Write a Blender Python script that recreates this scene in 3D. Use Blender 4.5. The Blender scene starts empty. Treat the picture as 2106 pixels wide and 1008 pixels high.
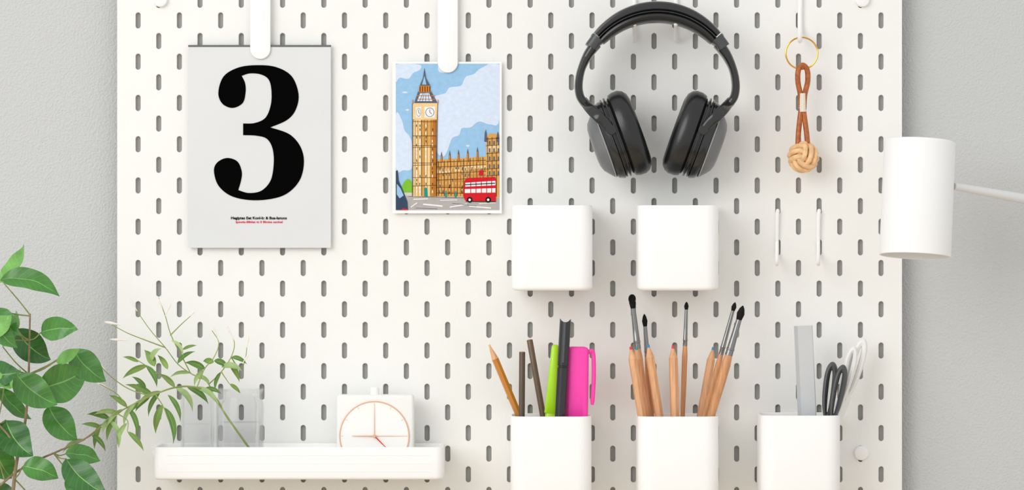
import bpy, bmesh, math, random
from mathutils import Vector, Matrix
random.seed(7)
SC = bpy.context.scene
COL = SC.collection
D = 4.0; S = 0.04/84.9; ZC = 1.3
PI = math.pi
SC.view_settings.view_transform = 'Standard'

def W(px, py, d=0.0):
    f = (D-d)/D
    return Vector(((px-1053)*S*f, -d, ZC+(504-py)*S*f))
def U(px, d=0.0): return px*S*(D-d)/D

# ------------------------------------------------------------ materials
def srgb(c):
    out = []
    for v in c:
        v /= 255.0
        out.append(v/12.92 if v <= 0.04045 else ((v+0.055)/1.055)**2.4)
    return (*out, 1)
MATS = {}
def mat(name, col, rough=0.5, metal=0.0, bump=None, var=0.0, vscale=40, coat=0, stretch=None, spec=0.5):
    if name in MATS: return MATS[name]
    m = bpy.data.materials.new(name); m.use_nodes = True
    nt = m.node_tree; b = nt.nodes['Principled BSDF']
    b.inputs['Base Color'].default_value = srgb(col)
    b.inputs['Roughness'].default_value = rough
    b.inputs['Metallic'].default_value = metal
    b.inputs['Coat Weight'].default_value = coat
    b.inputs['Specular IOR Level'].default_value = spec
    tc = nt.nodes.new('ShaderNodeTexCoord')
    src = tc.outputs['Object']
    if stretch:
        mp = nt.nodes.new('ShaderNodeMapping'); mp.inputs['Scale'].default_value = stretch
        nt.links.new(src, mp.inputs['Vector']); src = mp.outputs['Vector']
    n = nt.nodes.new('ShaderNodeTexNoise'); n.inputs['Scale'].default_value = vscale; n.inputs['Detail'].default_value = 4
    nt.links.new(src, n.inputs['Vector'])
    r = nt.nodes.new('ShaderNodeValToRGB'); r.name = 'tone'
    c = srgb(col)
    r.color_ramp.elements[0].position = 0.3; r.color_ramp.elements[1].position = 0.7
    r.color_ramp.elements[0].color = (*[x*(1-var) for x in c[:3]], 1)
    r.color_ramp.elements[1].color = (*[min(1, x*(1+var)) for x in c[:3]], 1)
    nt.links.new(n.outputs['Fac'], r.inputs['Fac']); nt.links.new(r.outputs['Color'], b.inputs['Base Color'])
    if bump:
        n2 = nt.nodes.new('ShaderNodeTexNoise'); n2.inputs['Scale'].default_value = bump[0]; n2.inputs['Detail'].default_value = 3
        nt.links.new(tc.outputs['Object'], n2.inputs['Vector'])
        bp = nt.nodes.new('ShaderNodeBump'); bp.inputs['Strength'].default_value = bump[1]; bp.inputs['Distance'].default_value = bump[2]
        nt.links.new(n2.outputs['Fac'], bp.inputs['Height']); nt.links.new(bp.outputs['Normal'], b.inputs['Normal'])
    MATS[name] = m
    return m

def wall_mat():
    m = bpy.data.materials.new('leather_grain_wall'); m.use_nodes = True
    nt = m.node_tree; b = nt.nodes['Principled BSDF']
    b.inputs['Base Color'].default_value = srgb((197, 199, 199)); b.inputs['Roughness'].default_value = 0.55
    tc = nt.nodes.new('ShaderNodeTexCoord')
    n0 = nt.nodes.new('ShaderNodeTexNoise'); n0.inputs['Scale'].default_value = 60
    nt.links.new(tc.outputs['Object'], n0.inputs['Vector'])
    mx = nt.nodes.new('ShaderNodeMixRGB'); mx.inputs['Fac'].default_value = 0.012
    nt.links.new(tc.outputs['Object'], mx.inputs[1]); nt.links.new(n0.outputs['Color'], mx.inputs[2])
    v = nt.nodes.new('ShaderNodeTexVoronoi'); v.inputs['Scale'].default_value = 430
    nt.links.new(mx.outputs[0], v.inputs['Vector'])
    n = nt.nodes.new('ShaderNodeTexNoise'); n.inputs['Scale'].default_value = 520; n.inputs['Detail'].default_value = 2
    nt.links.new(tc.outputs['Object'], n.inputs['Vector'])
    ad = nt.nodes.new('ShaderNodeMath'); ad.operation = 'ADD'
    nt.links.new(v.outputs['Distance'], ad.inputs[0]); nt.links.new(n.outputs['Fac'], ad.inputs[1])
    bp = nt.nodes.new('ShaderNodeBump'); bp.inputs['Strength'].default_value = 0.6; bp.inputs['Distance'].default_value = 0.0006
    nt.links.new(ad.outputs[0], bp.inputs['Height']); nt.links.new(bp.outputs['Normal'], b.inputs['Normal'])
    return m

def glass_mat(name, edge=(0.84, 0.86, 0.87, 1), tint=(0.985, 0.987, 0.99, 1), gl=.3):
    m = bpy.data.materials.new(name); m.use_nodes = True
    nt = m.node_tree; nt.nodes.clear()
    o = nt.nodes.new('ShaderNodeOutputMaterial')
    t = nt.nodes.new('ShaderNodeBsdfTransparent'); g = nt.nodes.new('ShaderNodeBsdfGlossy'); g.inputs['Roughness'].default_value = 0.05
    g.inputs['Color'].default_value = (0.98, 0.98, 0.98, 1)
    lw = nt.nodes.new('ShaderNodeLayerWeight'); lw.inputs['Blend'].default_value = 0.3
    r = nt.nodes.new('ShaderNodeValToRGB')
    r.color_ramp.elements[0].color = tint; r.color_ramp.elements[1].color = edge
    r.color_ramp.elements[0].position = 0.5; r.color_ramp.elements[1].position = 1.0
    nt.links.new(lw.outputs['Facing'], r.inputs['Fac']); nt.links.new(r.outputs['Color'], t.inputs['Color'])
    mx = nt.nodes.new('ShaderNodeMixShader')
    mm = nt.nodes.new('ShaderNodeMath'); mm.operation = 'MULTIPLY'; mm.inputs[1].default_value = gl
    nt.links.new(lw.outputs['Fresnel'], mm.inputs[0]); nt.links.new(mm.outputs[0], mx.inputs['Fac'])
    nt.links.new(t.outputs[0], mx.inputs[1]); nt.links.new(g.outputs[0], mx.inputs[2]); nt.links.new(mx.outputs[0], o.inputs['Surface'])
    return m

M_WALL = wall_mat()
M_BOARD = mat('pegboard_white', (241, 241, 238), 0.55, bump=(420, 0.35, 0.0004), var=0.01, spec=.3)
M_SLOTSHADE = mat('slot_shade_grey', (160, 160, 157), 0.7, var=0.03, spec=.1)  # shade seen through the slots, put into the colour
M_WHITE = mat('white_plastic', (248, 248, 247), 0.4, var=0.003, spec=.3)
M_WHITE2 = mat('white_plastic_matt', (245, 245, 244), 0.5, var=0.003, spec=.3)
M_PAPER = mat('calendar_paper', (222, 224, 225), 0.8, var=0.02, vscale=12, spec=.1)
M_DARK = mat('calendar_binding', (100, 102, 102), 0.5)
M_INK = mat('black_ink', (8, 8, 8), 0.9, spec=0)
M_RED = mat('red_ink', (215, 50, 80), 0.8, spec=.05)
M_CARD = mat('white_card', (247, 247, 246), 0.7, spec=.1)
M_BLK = mat('black_plastic', (32, 33, 34), 0.2, coat=0.2, var=0.1, spec=.5)
M_BLKM = mat('black_leatherette', (24, 25, 26), 0.28, bump=(600, 0.25, 0.0003), var=0.1, spec=.55)
M_STEEL = mat('steel', (190, 192, 195), 0.25, 1.0)
M_GOLD = mat('gold', (222, 170, 80), 0.2, 1.0)
M_ROSE = mat('rose_gold', (232, 180, 148), 0.4, 0.2)
M_LEATHER = mat('tan_leather', (172, 94, 40), 0.4, var=0.3, vscale=300)
M_ROPE = mat('pale_leather_cord', (238, 194, 144), 0.5, var=0.18, vscale=160)
M_WOOD = mat('pencil_wood', (222, 168, 124), 0.55, var=0.16, vscale=60, stretch=(8, 8, 0.6))

# ------------------------------------------------------------ mesh builder
class MB:
    def __init__(s): s.v = []; s.f = []; s.m = []; s.uv = {}
    def add(s, vs, fs, mi=0):
        o = len(s.v); s.v += [Vector(v) for v in vs]
        for f in fs: s.f.append([o+i for i in f]); s.m.append(mi)
    def skin(s, loops, mi=0, closed=False, cap0=True, cap1=True):
        n = len(loops[0]); vs = [p for l in loops for p in l]; fs = []
        k = len(loops)
        for i in range(k if closed else k-1):
            j = (i+1) % k
            for q in range(n):
                r = (q+1) % n
                fs.append([i*n+q, i*n+r, j*n+r, j*n+q])
        if not closed:
            if cap0: fs.append(list(range(n))[::-1])
            if cap1: fs.append([(k-1)*n+q for q in range(n)])
        s.add(vs, fs, mi)
    def tube(s, pts, r, n=10, closed=False, mi=0):
        pts = [Vector(p) for p in pts]; k = len(pts)
        rs = r if isinstance(r, (list, tuple)) else [r]*k
        T = []
        for i in range(k):
            a = pts[(i-1) % k] if (closed or i > 0) else pts[i]
            b = pts[(i+1) % k] if (closed or i < k-1) else pts[i]
            T.append((b-a).normalized())
        up = Vector((0, 1, 0)) if abs(T[0].y) < 0.9 else Vector((1, 0, 0))
        N = (up - T[0]*up.dot(T[0])).normalized(); loops = []
        for i in range(k):
            N = (N - T[i]*N.dot(T[i])).normalized(); B = T[i].cross(N)
            loops.append([pts[i]+(N*math.cos(2*PI*q/n)+B*math.sin(2*PI*q/n))*rs[i] for q in range(n)])
        s.skin(loops, mi, closed)
    def band(s, path, t, w, n=20, e=3.0, closed=False, mi=0):
        k = len(path); loops = []
        for i in range(k):
            a = path[max(i-1, 0)]; b = path[min(i+1, k-1)]
            T = (b-a).normalized(); Nn = Vector((-T.z, 0, T.x)).normalized()
            tt = t[i] if isinstance(t, (list, tuple)) else t
            ww = w[i] if isinstance(w, (list, tuple)) else w
            L = []
            for q in range(n):
                c, sn = math.cos(2*PI*q/n), math.sin(2*PI*q/n)
                x = math.copysign(abs(c)**(2/e), c); y = math.copysign(abs(sn)**(2/e), sn)
                L.append(path[i]+Nn*x*tt/2+Vector((0, 1, 0))*y*ww/2)
            loops.append(L)
        s.skin(loops, mi)
    def rbox(s, c, size, bev=0.001, seg=3, rot=None, mi=0):
        bm = bmesh.new(); bmesh.ops.create_cube(bm, size=1)
        for v in bm.verts: v.co = Vector((v.co.x*size[0], v.co.y*size[1], v.co.z*size[2]))
        if bev: bmesh.ops.bevel(bm, geom=bm.edges[:], offset=bev, segments=seg, profile=0.5, affect='EDGES')
        R = rot if rot else Matrix.Identity(3)
        bm.verts.index_update()
        s.add([R @ v.co+Vector(c) for v in bm.verts], [[v.index for v in f.verts] for f in bm.faces], mi)
        bm.free()
    def disc_stack(s, c, axis, prof, n=32, mi=0):
        a = Vector(axis).normalized(); u = a.orthogonal().normalized(); w = a.cross(u)
        s.skin([[Vector(c)+a*o+(u*math.cos(2*PI*q/n)+w*math.sin(2*PI*q/n))*r for q in range(n)] for o, r in prof], mi)
    def build(s, name, mats, parent=None, smooth=35):
        if not isinstance(mats, (list, tuple)): mats = [mats]
        if parent:
            off = Vector(); p = parent
            while p: off += p.location; p = p.parent
        else:
            xs = [v.x for v in s.v]; ys = [v.y for v in s.v]; zs = [v.z for v in s.v]
            off = Vector(((min(xs)+max(xs))/2, (min(ys)+max(ys))/2, min(zs)))
        me = bpy.data.meshes.new(name); me.from_pydata([v-off for v in s.v], [], s.f)
        for m in mats: me.materials.append(m)
        me.polygons.foreach_set('material_index', s.m)
        if s.uv:
            ul = me.uv_layers.new(name='leaf')
            for lp in me.loops: ul.data[lp.index].uv = s.uv.get(lp.vertex_index, (0, 0))
        if smooth:
            me.polygons.foreach_set('use_smooth', [True]*len(me.polygons)); me.set_sharp_from_angle(angle=math.radians(smooth))
        me.update()
        o = bpy.data.objects.new(name, me); COL.objects.link(o)
        if parent: o.parent = parent
        else: o.location = off
        return o

def tag(o, label=None, cat=None, group=None, kind=None):
    if label: o['label'] = label
    if cat: o['category'] = cat
    if group: o['group'] = group
    if kind: o['kind'] = kind
    return o
def thing(name, loc, label, cat, group=None):
    o = bpy.data.objects.new(name, None); COL.objects.link(o); o.location = loc; o.empty_display_size = 0.01
    return tag(o, label, cat, group)

def cat_rom(pts, k=8, closed=False, corners=()):
    P = [Vector(p) for p in pts]; n = len(P); out = []
    rng = n if closed else n-1
    for i in range(rng):
        p1, p2 = P[i], P[(i+1) % n]
        p0 = P[(i-1) % n] if (closed or i > 0) else p1*2-p2
        p3 = P[(i+2) % n] if (closed or i < n-2) else p2*2-p1
        m1 = (p2-p0)*0.5; m2 = (p3-p1)*0.5
        if i in corners: m1 = (p2-p1)*0.6
        if (i+1) % n in corners: m2 = (p2-p1)*0.6
        for q in range(k):
            t = q/k; t2 = t*t; t3 = t2*t
            out.append(p1*(2*t3-3*t2+1)+m1*(t3-2*t2+t)+p2*(-2*t3+3*t2)+m2*(t3-t2))
    if not closed: out.append(P[-1])
    return out

def rrect(x0, x1, y0, y1, r, z, n=8):
    pts = []
    for cx, cy, a0 in ((x1-r, y1-r, 0), (x0+r, y1-r, 90), (x0+r, y0+r, 180), (x1-r, y0+r, 270)):
        for q in range(n+1):
            a = math.radians(a0+90*q/n); pts.append(Vector((cx+r*math.cos(a), cy+r*math.sin(a), z)))
    return pts
def cup(mb, x0, x1, y0, y1, z0, z1, r, t, bev):
    def L(i, z): return rrect(x0+i, x1-i, y0+i, y1-i, max(r-i, 0.002), z)
    lv = []
    for q in range(6):
        a = PI/2*q/5; lv.append(L(bev*(1-math.sin(a)), z0+bev*(1-math.cos(a))))
    lv += [L(0, z1-.0012), L(.0004, z1-.0003), L(t/2, z1), L(t-.0004, z1-.0003), L(t, z1-.0012), L(t, z0+t+bev), L(t+bev*.3, z0+t+bev*.3), L(t+bev, z0+t)]
    mb.skin(lv)

# ------------------------------------------------------------ setting
YW = 0.022
mb = MB(); mb.rbox((0, YW+0.05, 1.3), (5, 0.1, 2.6), 0)
tag(mb.build('wall_back', M_WALL, smooth=0), kind='structure')
mb = MB(); mb.rbox((0, YW-1.5, -.05), (5, 3.0, 0.1), 0)
tag(mb.build('floor', mat('floor_boards', (176, 152, 124), .5, var=.15, vscale=3, stretch=(1, 8, 1)), smooth=0), kind='structure')
ZD = 0.90
desk = thing('desk', (0, -.37, 0), 'pale birch desk standing against the wall below the pegboard', 'desk')
M_DESK = mat('birch', (234, 214, 186), .45, var=.08, vscale=6, stretch=(1, 10, 1))
mb = MB(); mb.rbox((0, -.37, ZD-.015), (1.7, .70, .03), .003, 2); mb.build('desk_top', M_DESK, desk)
for sx in (-.78, .78):
    for y in (-.08, -.66):
        mb = MB(); mb.rbox((sx, y, (ZD-.03)/2), (.045, .045, ZD-.03), .003, 2); mb.build('leg', M_WHITE2, desk)

# ------------------------------------------------------------ pegboard
PX0, PX1, PY0, PY1 = 241, 1855, -90, 1106
board = thing('pegboard', W(1048, PY1, 0), 'large white slotted pegboard mounted on the grey grained wall', 'pegboard')
mb = MB()
def rect(x0, x1, y0, y1):
    mb.add([W(x0, y0), W(x1, y0), W(x1, y1), W(x0, y1)], [[0, 3, 2, 1]])
hw, hh = 5.2, 16.5; PIT = 84.9; TH = 0.0042
def slot_cell(cx, cy):
    N = 8; lp = []
    for q in range(N+1):
        a = PI*q/N; lp.append((cx+hw*math.cos(a), cy-(hh-hw)-hw*math.sin(a)))
    for q in range(N+1):
        a = PI+PI*q/N; lp.append((cx+hw*math.cos(a), cy+(hh-hw)-hw*math.sin(a)))
    x0, x1, y0, y1 = cx-PIT/4, cx+PIT/4, cy-PIT/2, cy+PIT/2
    k = len(lp)
    def ring(sign):
        pts = []
        for q in range(N+1):
            if q == 0: pts.append((x1 if sign > 0 else x0, cy-sign*(hh-hw)))
            elif q == N: pts.append((x0 if sign > 0 else x1, cy-sign*(hh-hw)))
            else:
                f = (q-1)/(N-2); yy = y0 if sign > 0 else y1
                pts.append(((x1+(x0-x1)*f) if sign > 0 else (x0+(x1-x0)*f), yy))
        return pts
    out = ring(1)+ring(-1)
    fo_ = [W(*p) for p in out]; e = 0.0004
    mid = [W(*p)+Vector((0, e, 0)) for p in lp]
    big = [W(cx+(p[0]-cx)*1.12, cy+(p[1]-cy)*1.04) for p in lp]
    back = [v+Vector((0, TH-e, 0)) for v in mid]
    vs = fo_+big+mid+back; fs = []
    for l in range(3):
        for q in range(k):
            r = (q+1) % k; fs.append([l*k+q, l*k+r, (l+1)*k+r, (l+1)*k+q])
    mb.add(vs, fs)
q4, h2 = PIT/4, PIT/2
rect(PX0, 284-q4, PY0, PY1); rect(284-q4+37*h2, PX1, PY0, PY1)
for c in range(37):
    cx = 284+c*h2
    st = (42-PIT) if c % 2 == 0 else (42-h2)
    ys = [st+PIT*i for i in range(14) if st+PIT*i+h2 <= PY1+3]
    for y in ys: slot_cell(cx, y)
    if ys[0]-h2 > PY0: rect(cx-q4, cx+q4, PY0, ys[0]-h2)
    if ys[-1]+h2 < PY1: rect(cx-q4, cx+q4, ys[-1]+h2, PY1)
A, B_, C_, E_ = W(PX0, PY0), W(PX1, PY0), W(PX1, PY1), W(PX0, PY1); dy = Vector((0, TH, 0))
for p, q in ((A, B_), (B_, C_), (C_, E_), (E_, A)): mb.add([p, q, q+dy, p+dy], [[0, 1, 2, 3]])
mb.build('panel', M_BOARD, board, smooth=0)
mb = MB(); mb.rbox(((A.x+B_.x)/2, TH+.001, (A.z+C_.z)/2), (B_.x-A.x-.002, .002, A.z-C_.z-.002), 0); mb.build('slot_shade_sheet', M_SLOTSHADE, board, smooth=0)  # added grey sheet, paints the shaded gap behind the slots
for (x, y) in ((330, 0), (1773, 0), (1771, 932), (330, 932)):
    k = MB(); k.disc_stack(W(x, y), (0, -1, 0), [(0, U(15)), (.003, U(15)), (.0045, U(13.5)), (.005, U(10))]); k.build('mounting_knob', M_WHITE2, board)
    k = MB(); k.disc_stack(W(x, y)+Vector((0, TH+.002, 0)), (0, 1, 0), [(0, .008), (YW-TH-.002, .008)]); k.build('spacer', M_WHITE2, board)

# ------------------------------------------------------------ calendar
dc = 0.006
cal = thing('wall_calendar', W(534, 510, dc), 'grey block calendar sheet with a big black numeral 3', 'calendar')
mb = MB(); a = W(388, 96, dc); b = W(680.5, 510, dc)
mb.rbox(((a.x+b.x)/2, -dc+.0012, (a.z+b.z)/2), (b.x-a.x, .0022, a.z-b.z), .0002, 1); mb.build('paper_block', M_PAPER, cal)
mb = MB(); a = W(387, 92.5, dc); b = W(681, 96.5, dc)
mb.rbox(((a.x+b.x)/2, -dc+.001, (a.z+b.z)/2), (b.x-a.x, .003, a.z-b.z), .0003, 1); tag(mb.build('binding_strip', M_DARK, cal), 'dark binding strip along the top')
pts3 = [(449,190),(460,157),(490,139),(528,134),(568,138),(600,157),(614,194),(608,226),(590,247),(556,262),(595,276),(618,302),(625,335),(615,373),(583,402),(530,412),(480,405),(450,383),(440,352),(447,334),(467,325),(488,332),(497,352),(496,370),(490,391),(512,397),(538,392),(557,370),(563,334),(560,304),(548,285),(526,279),(500,278),(500,254),(524,253),(546,242),(557,215),(558,184),(552,163),(536,153),(514,151),(497,156),(504,171),(505,190),(499,212),(478,222),(457,213)]
sm = cat_rom([(x, y, 0) for x, y in pts3], 6, True, corners=(9, 24, 32, 33, 41))
mb = MB(); mb.add([W(p.x, p.y, dc+.0004) for p in sm], [list(range(len(sm)))[::-1]]); mb.build('numeral', M_INK, cal, smooth=0)
def text_mesh(txt, x0, x1, y0, y1, d, m, name, parent, bold=0.03):
    cu = bpy.data.curves.new(name, 'FONT'); cu.body = txt; cu.offset = bold; cu.resolution_u = 3
    o = bpy.data.objects.new('tmp', cu); COL.objects.link(o)
    bpy.context.view_layer.update()
    me = bpy.data.meshes.new_from_object(o.evaluated_get(bpy.context.evaluated_depsgraph_get()))
    bpy.data.objects.remove(o)
    xs = [v.co.x for v in me.vertices]; ys = [v.co.y for v in me.vertices]
    mb = MB(); mb.add([W(x0+(v.co.x-min(xs))/(max(xs)-min(xs))*(x1-x0), y1-(v.co.y-min(ys))/(max(ys)-min(ys))*(y1-y0), d) for v in me.vertices], [list(p.vertices) for p in me.polygons])
    bpy.data.meshes.remove(me)
    return mb.build(name, m, parent, smooth=0)
text_mesh('Hegiptes Eet Konl-b: & Bua-lanuos', 475, 590, 445.5, 453, dc+.0004, M_INK, 'caption_text', cal)
text_mesh('Ipswia-Blblet tt il Bloise ascbel', 485, 581, 454.5, 460, dc+.0004, M_RED, 'caption_text', cal)

# ------------------------------------------------------------ clips
def clip(cx, ybot, d, label):
    t = thing('hanging_clip', W(cx, ybot, d), label, 'clip', 'long white clips at the top of the pegboard')
    w = 21; mb = MB()
    out = []
    for q in range(17):
        a = PI+PI*q/16; out.append((cx+w*math.cos(a), ybot-w-w*math.sin(a)))
    top = -70
    out = [(cx-w, top)]+out+[(cx+w, top)]
    def loop(ins, dd):
        r = []
        for x, y in out:
            vx, vy = x-cx, y-(ybot-w)
            r.append(W(cx+vx*(1-ins/w), (ybot-w+vy*(1-ins/w)) if y > top else top+ins, dd))
        return r
    mb.skin([loop(0, d), loop(0, d+.0014), loop(1.0, d+.0021), loop(3.5, d+.0025)]); mb.build('strip', M_WHITE, t)
    mb = MB(); a = W(cx-12, -60, 0); b = W(cx+12, 10, 0)
    mb.rbox(((a.x+b.x)/2, -(d+.0006)/2, (a.z+b.z)/2), (b.x-a.x, d-.0006, a.z-b.z), .0004, 1); mb.build('hanger', M_WHITE2, t)
clip(535.5, 122, 0.0065, 'long white rounded clip holding the numeral calendar')
clip(921, 150, 0.0055, 'long white rounded clip holding the London picture postcard')

# ------------------------------------------------------------ postcard
dp = 0.005
card = thing('postcard', W(918, 440, dp), 'illustrated postcard of a clock tower, palace and red bus', 'postcard')
mb = MB(); a = W(807, 127, dp); b = W(1032, 439, dp)
mb.rbox(((a.x+b.x)/2, -dp+.0005, (a.z+b.z)/2), (b.x-a.x, .0008, a.z-b.z), .0001, 1); mb.build('card', M_CARD, card)
IM = [('sky', (154,196,230)), ('cloud', (214,227,246)), ('tan', (218,164,90)), ('tan_light', (240,206,150)), ('brown', (96,64,38)), ('road', (178,174,170)), ('bus_red', (208,36,48)),
      ('white', (238,238,236)), ('slate', (92,100,112)), ('green', (128,190,62)), ('navy', (60,75,100)), ('teal', (30,150,140)), ('orange', (202,128,52)), ('ink', (36,32,30)), ('pavement', (208,204,196))]
imats = [mat('print_'+n, c, 0.8, var=0.05, vscale=220, spec=.08) for n, c in IM]; IX = {n: i for i, (n, c) in enumerate(IM)}
pm = MB()
def clampx(x): return min(max(x, 814), 1027)
def clampy(y): return min(max(y, 131), 432)
def poly(c, pts, l):
    pm.add([W(clampx(x), clampy(y), dp+.00005+.00006*l) for x, y in pts], [list(range(len(pts)))[::-1]], IX[c])
def line(c, x0, y0, x1, y1, w, l):
    dx, dy_ = x1-x0, y1-y0; n = math.hypot(dx, dy_) or 1; nx, ny = -dy_/n*w/2, dx/n*w/2
    poly(c, [(x0+nx, y0+ny), (x1+nx, y1+ny), (x1-nx, y1-ny), (x0-nx, y0-ny)], l)
poly('sky', [(814,131),(1027,131),(1027,432),(814,432)], 0)
def blob(c, pts, l): poly(c, [(p.x, p.y) for p in cat_rom([(x, y, 0) for x, y in pts], 5, True)], l)
blob('cloud', [(898,310),(893,262),(886,222),(890,200),(915,192),(925,180),(948,176),(958,158),(975,152),(990,140),(1027,133),(1027,246),(1008,256),(985,250),(968,262),(950,264),(944,278),(930,284),(922,305),(912,322)], 1)
blob('cloud', [(814,133),(862,133),(864,143),(850,150),(840,162),(822,160),(814,168)], 1)
blob('cloud', [(814,236),(826,246),(832,268),(842,280),(848,300),(848,345),(830,350),(814,345)], 1)
blob('cloud', [(905,131),(935,131),(925,143),(915,150),(902,146)], 1)
for (x, y, s_) in ((833,190,6),(1000,292,5),(838,226,4),(962,300,4)): blob('cloud', [(x-s_,y),(x,y-2),(x+s_,y),(x,y+2)], 2)
blob('green', [(826,402),(826,385),(833,372),(840,368),(847,376),(850,402)], 2)
poly('pavement', [(814,396),(1027,398),(1027,408),(814,404)], 3)
poly('road', [(814,402),(1027,407),(1027,432),(814,432)], 4)
for (x0,y0,x1,y1,w) in ((850,410,880,409,2),(870,420,910,424,3),(905,412,940,411,1.5),(925,426,960,420,2.5),(965,424,1010,428,2.5),(845,426,858,417,2),(985,419,1020,417,1.5)):
    line('white', x0, y0, x1, y1, w, 5)
for (x0,y0,x1,y1) in ((840,404,1020,409),(855,428,900,430),(930,418,980,424)): line('slate', x0, y0, x1, y1, 1, 5)
poly('tan', [(885,404),(885,336),(897,329),(1000,322),(1000,282),(1008,274),(1027,276),(1027,406)], 5)
poly('tan_light', [(887,350),(1000,338),(1000,346),(887,358)], 6)
poly('tan_light', [(1002,300),(1026,296),(1026,310),(1002,314)], 6)
random.seed(3)
def jit(a=.8): return (random.random()-.5)*2*a
for i in range(17):
    x = 888+i*6.6; y0 = 333-i*.6
    line('brown', x+jit(), y0, x+jit(), 403, .9 if i % 2 else 1.6, 7)
    for r in range(5):
        if random.random() < .85:
            yy = 345+r*12+jit(1.5); line('orange' if random.random() < .5 else 'slate' if random.random() < .5 else 'brown', x+3.2+jit(), yy, x+3.2+jit(), yy+6+jit(2), 2.0+jit(.6), 8)
for y in (335,345,359,372,386,398): line('brown', 885, y+jit(1), 1000, y-6+jit(1) if y < 380 else y, 1.1, 8)
for (x, h) in ((893,322),(908,314),(925,312),(943,310),(962,308),(982,305)):
    poly('orange', [(x-2.4,334),(x-1.8,h+7),(x,h),(x+1.8,h+7),(x+2.4,334)], 8); line('brown', x+1.6, 333, x+1, h+6, .8, 9)
    poly('slate', [(x-1.8,h+7),(x,h-3),(x+1.8,h+7)], 9)
for x in (1003,1012,1021):
    line('brown', x, 282, x, 404, 1.2, 8)
    for y in (290,305,322,338,352): line('slate', x+4, y, x+4, y+8, 3, 8)
for y in (286,300,316,332,348,362): line('brown', 1000, y, 1027, y-2, 1.2, 9)
for (x, h) in ((999,266),(1024,270)): poly('slate', [(x-3,292),(x-2,h+8),(x,h),(x+2,h+8),(x+3,292)], 9)
poly('tan', [(849,404),(849,212),(900,211),(896,330),(898,404)], 10)
poly('tan_light', [(849,404),(849,214),(867,217),(868,404)], 11)
poly('tan_light', [(873,404),(873,300),(884,300),(884,404)], 11)
poly('orange', [(887,404),(888,246),(898,246),(897,404)], 11)
for x in (850,854,860,867,873,879,886,893,897): line('brown', x+jit(.5), 246, x+jit(.5), 403, .8 if x not in (867,897) else 1.5, 12)
for y in (247,251,280,300,304,336,340,366,382): line('brown', 849, y+jit(1), 898, y-1+jit(1), 1.1, 12)
for y in range(256, 400, 8):
    for x in (857,863.5,876,889.5):
        if random.random() < .75: line('brown' if random.random() < .5 else 'white', x+jit(.6), y, x+jit(.6), y+5, 1.8, 12)
poly('tan_light', [(852,247),(851,212),(868,206),(900,212),(898,246)], 13)
poly('white', [(855,221),(866,219),(866,242),(856,242)], 14); poly('white', [(873,220),(895,219),(894,242),(873,242)], 14)
for (cx, cy, rx, ry) in ((861,231,4,8),(884,231,8,8.5)):
    poly('slate', [(cx+rx*1.15*math.cos(a*PI/8), cy+ry*1.12*math.sin(a*PI/8)) for a in range(16)], 15)
    poly('white', [(cx+rx*math.cos(a*PI/8), cy+ry*math.sin(a*PI/8)) for a in range(16)], 16)
    line('ink', cx, cy, cx, cy-ry*.7, 1, 17); line('ink', cx, cy, cx+rx*.5, cy+ry*.4, 1, 17)
poly('slate', [(852,212),(860,188),(886,187),(900,212)], 14); poly('cloud', [(858,208),(864,192),(882,191),(890,208)], 15)
for x in (862,868,875,883,891): line('slate', x, 211, 866+(x-852)*.45, 190, 1, 16)
for y in (197,204): line('orange', 857, y, 895, y, 1.5, 16)
poly('orange', [(861,190),(863,176),(884,176),(886,190)], 15)
for x in (864,869,874,879,884): line('ink', x, 189, x, 178, 1.4, 16)
poly('slate', [(863,177),(870,160),(873,141),(876,160),(885,177)], 16); poly('sky', [(868,174),(873,156),(877,174)], 17)
line('orange', 862, 177, 886, 177, 1.6, 17); line('ink', 873, 150, 873, 141, 1, 17)
for x in (849,901): line('orange', x, 213, x, 205, 1.6, 15)
line('ink', 848, 213, 848, 404, .9, 15); line('ink', 900, 213, 898, 404, .9, 15)
poly('teal', [(873,404),(872,390),(875,385),(879,388),(880,404)], 14)
for x in (917,937): poly('teal', [(x-2,406),(x-1.5,396),(x,393),(x+1.5,396),(x+2,406)], 14)
poly('navy', [(814,432),(814,352),(818,350),(820,372),(826,385),(832,400),(838,415),(839,432)], 14); poly('sky', [(816,400),(816,378),(824,388),(830,402),(822,408)], 15)
poly('bus_red', [(826,432),(828,428),(838,430),(838,432)], 16)
poly('bus_red', [(955,372),(961,366),(1018,364),(1020,368),(1020,414),(958,414),(953,405)], 14)
poly('white', [(957,376),(1019,372),(1019,381),(957,384)], 15); poly('white', [(956,389),(1019,387),(1019,396),(956,397)], 15)
for x in (968,979,990,1001,1011): line('bus_red', x, 372, x, 397, 1.6, 16)
line('slate', 957, 380, 1018, 377, 2.5, 16); line('ink', 958, 414, 1020, 415, 1.4, 16)
for x in (966,1004):
    poly('ink', [(x+6*math.cos(a*PI/6), 411+6*math.sin(a*PI/6)) for a in range(12)], 17); poly('white', [(x+2.6*math.cos(a*PI/6), 411+2.6*math.sin(a*PI/6)) for a in range(12)], 18)
poly('bus_red', [(985,351),(994,350),(994,361),(985,361)], 14)
pm.build('illustration', imats, card, smooth=0)

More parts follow.
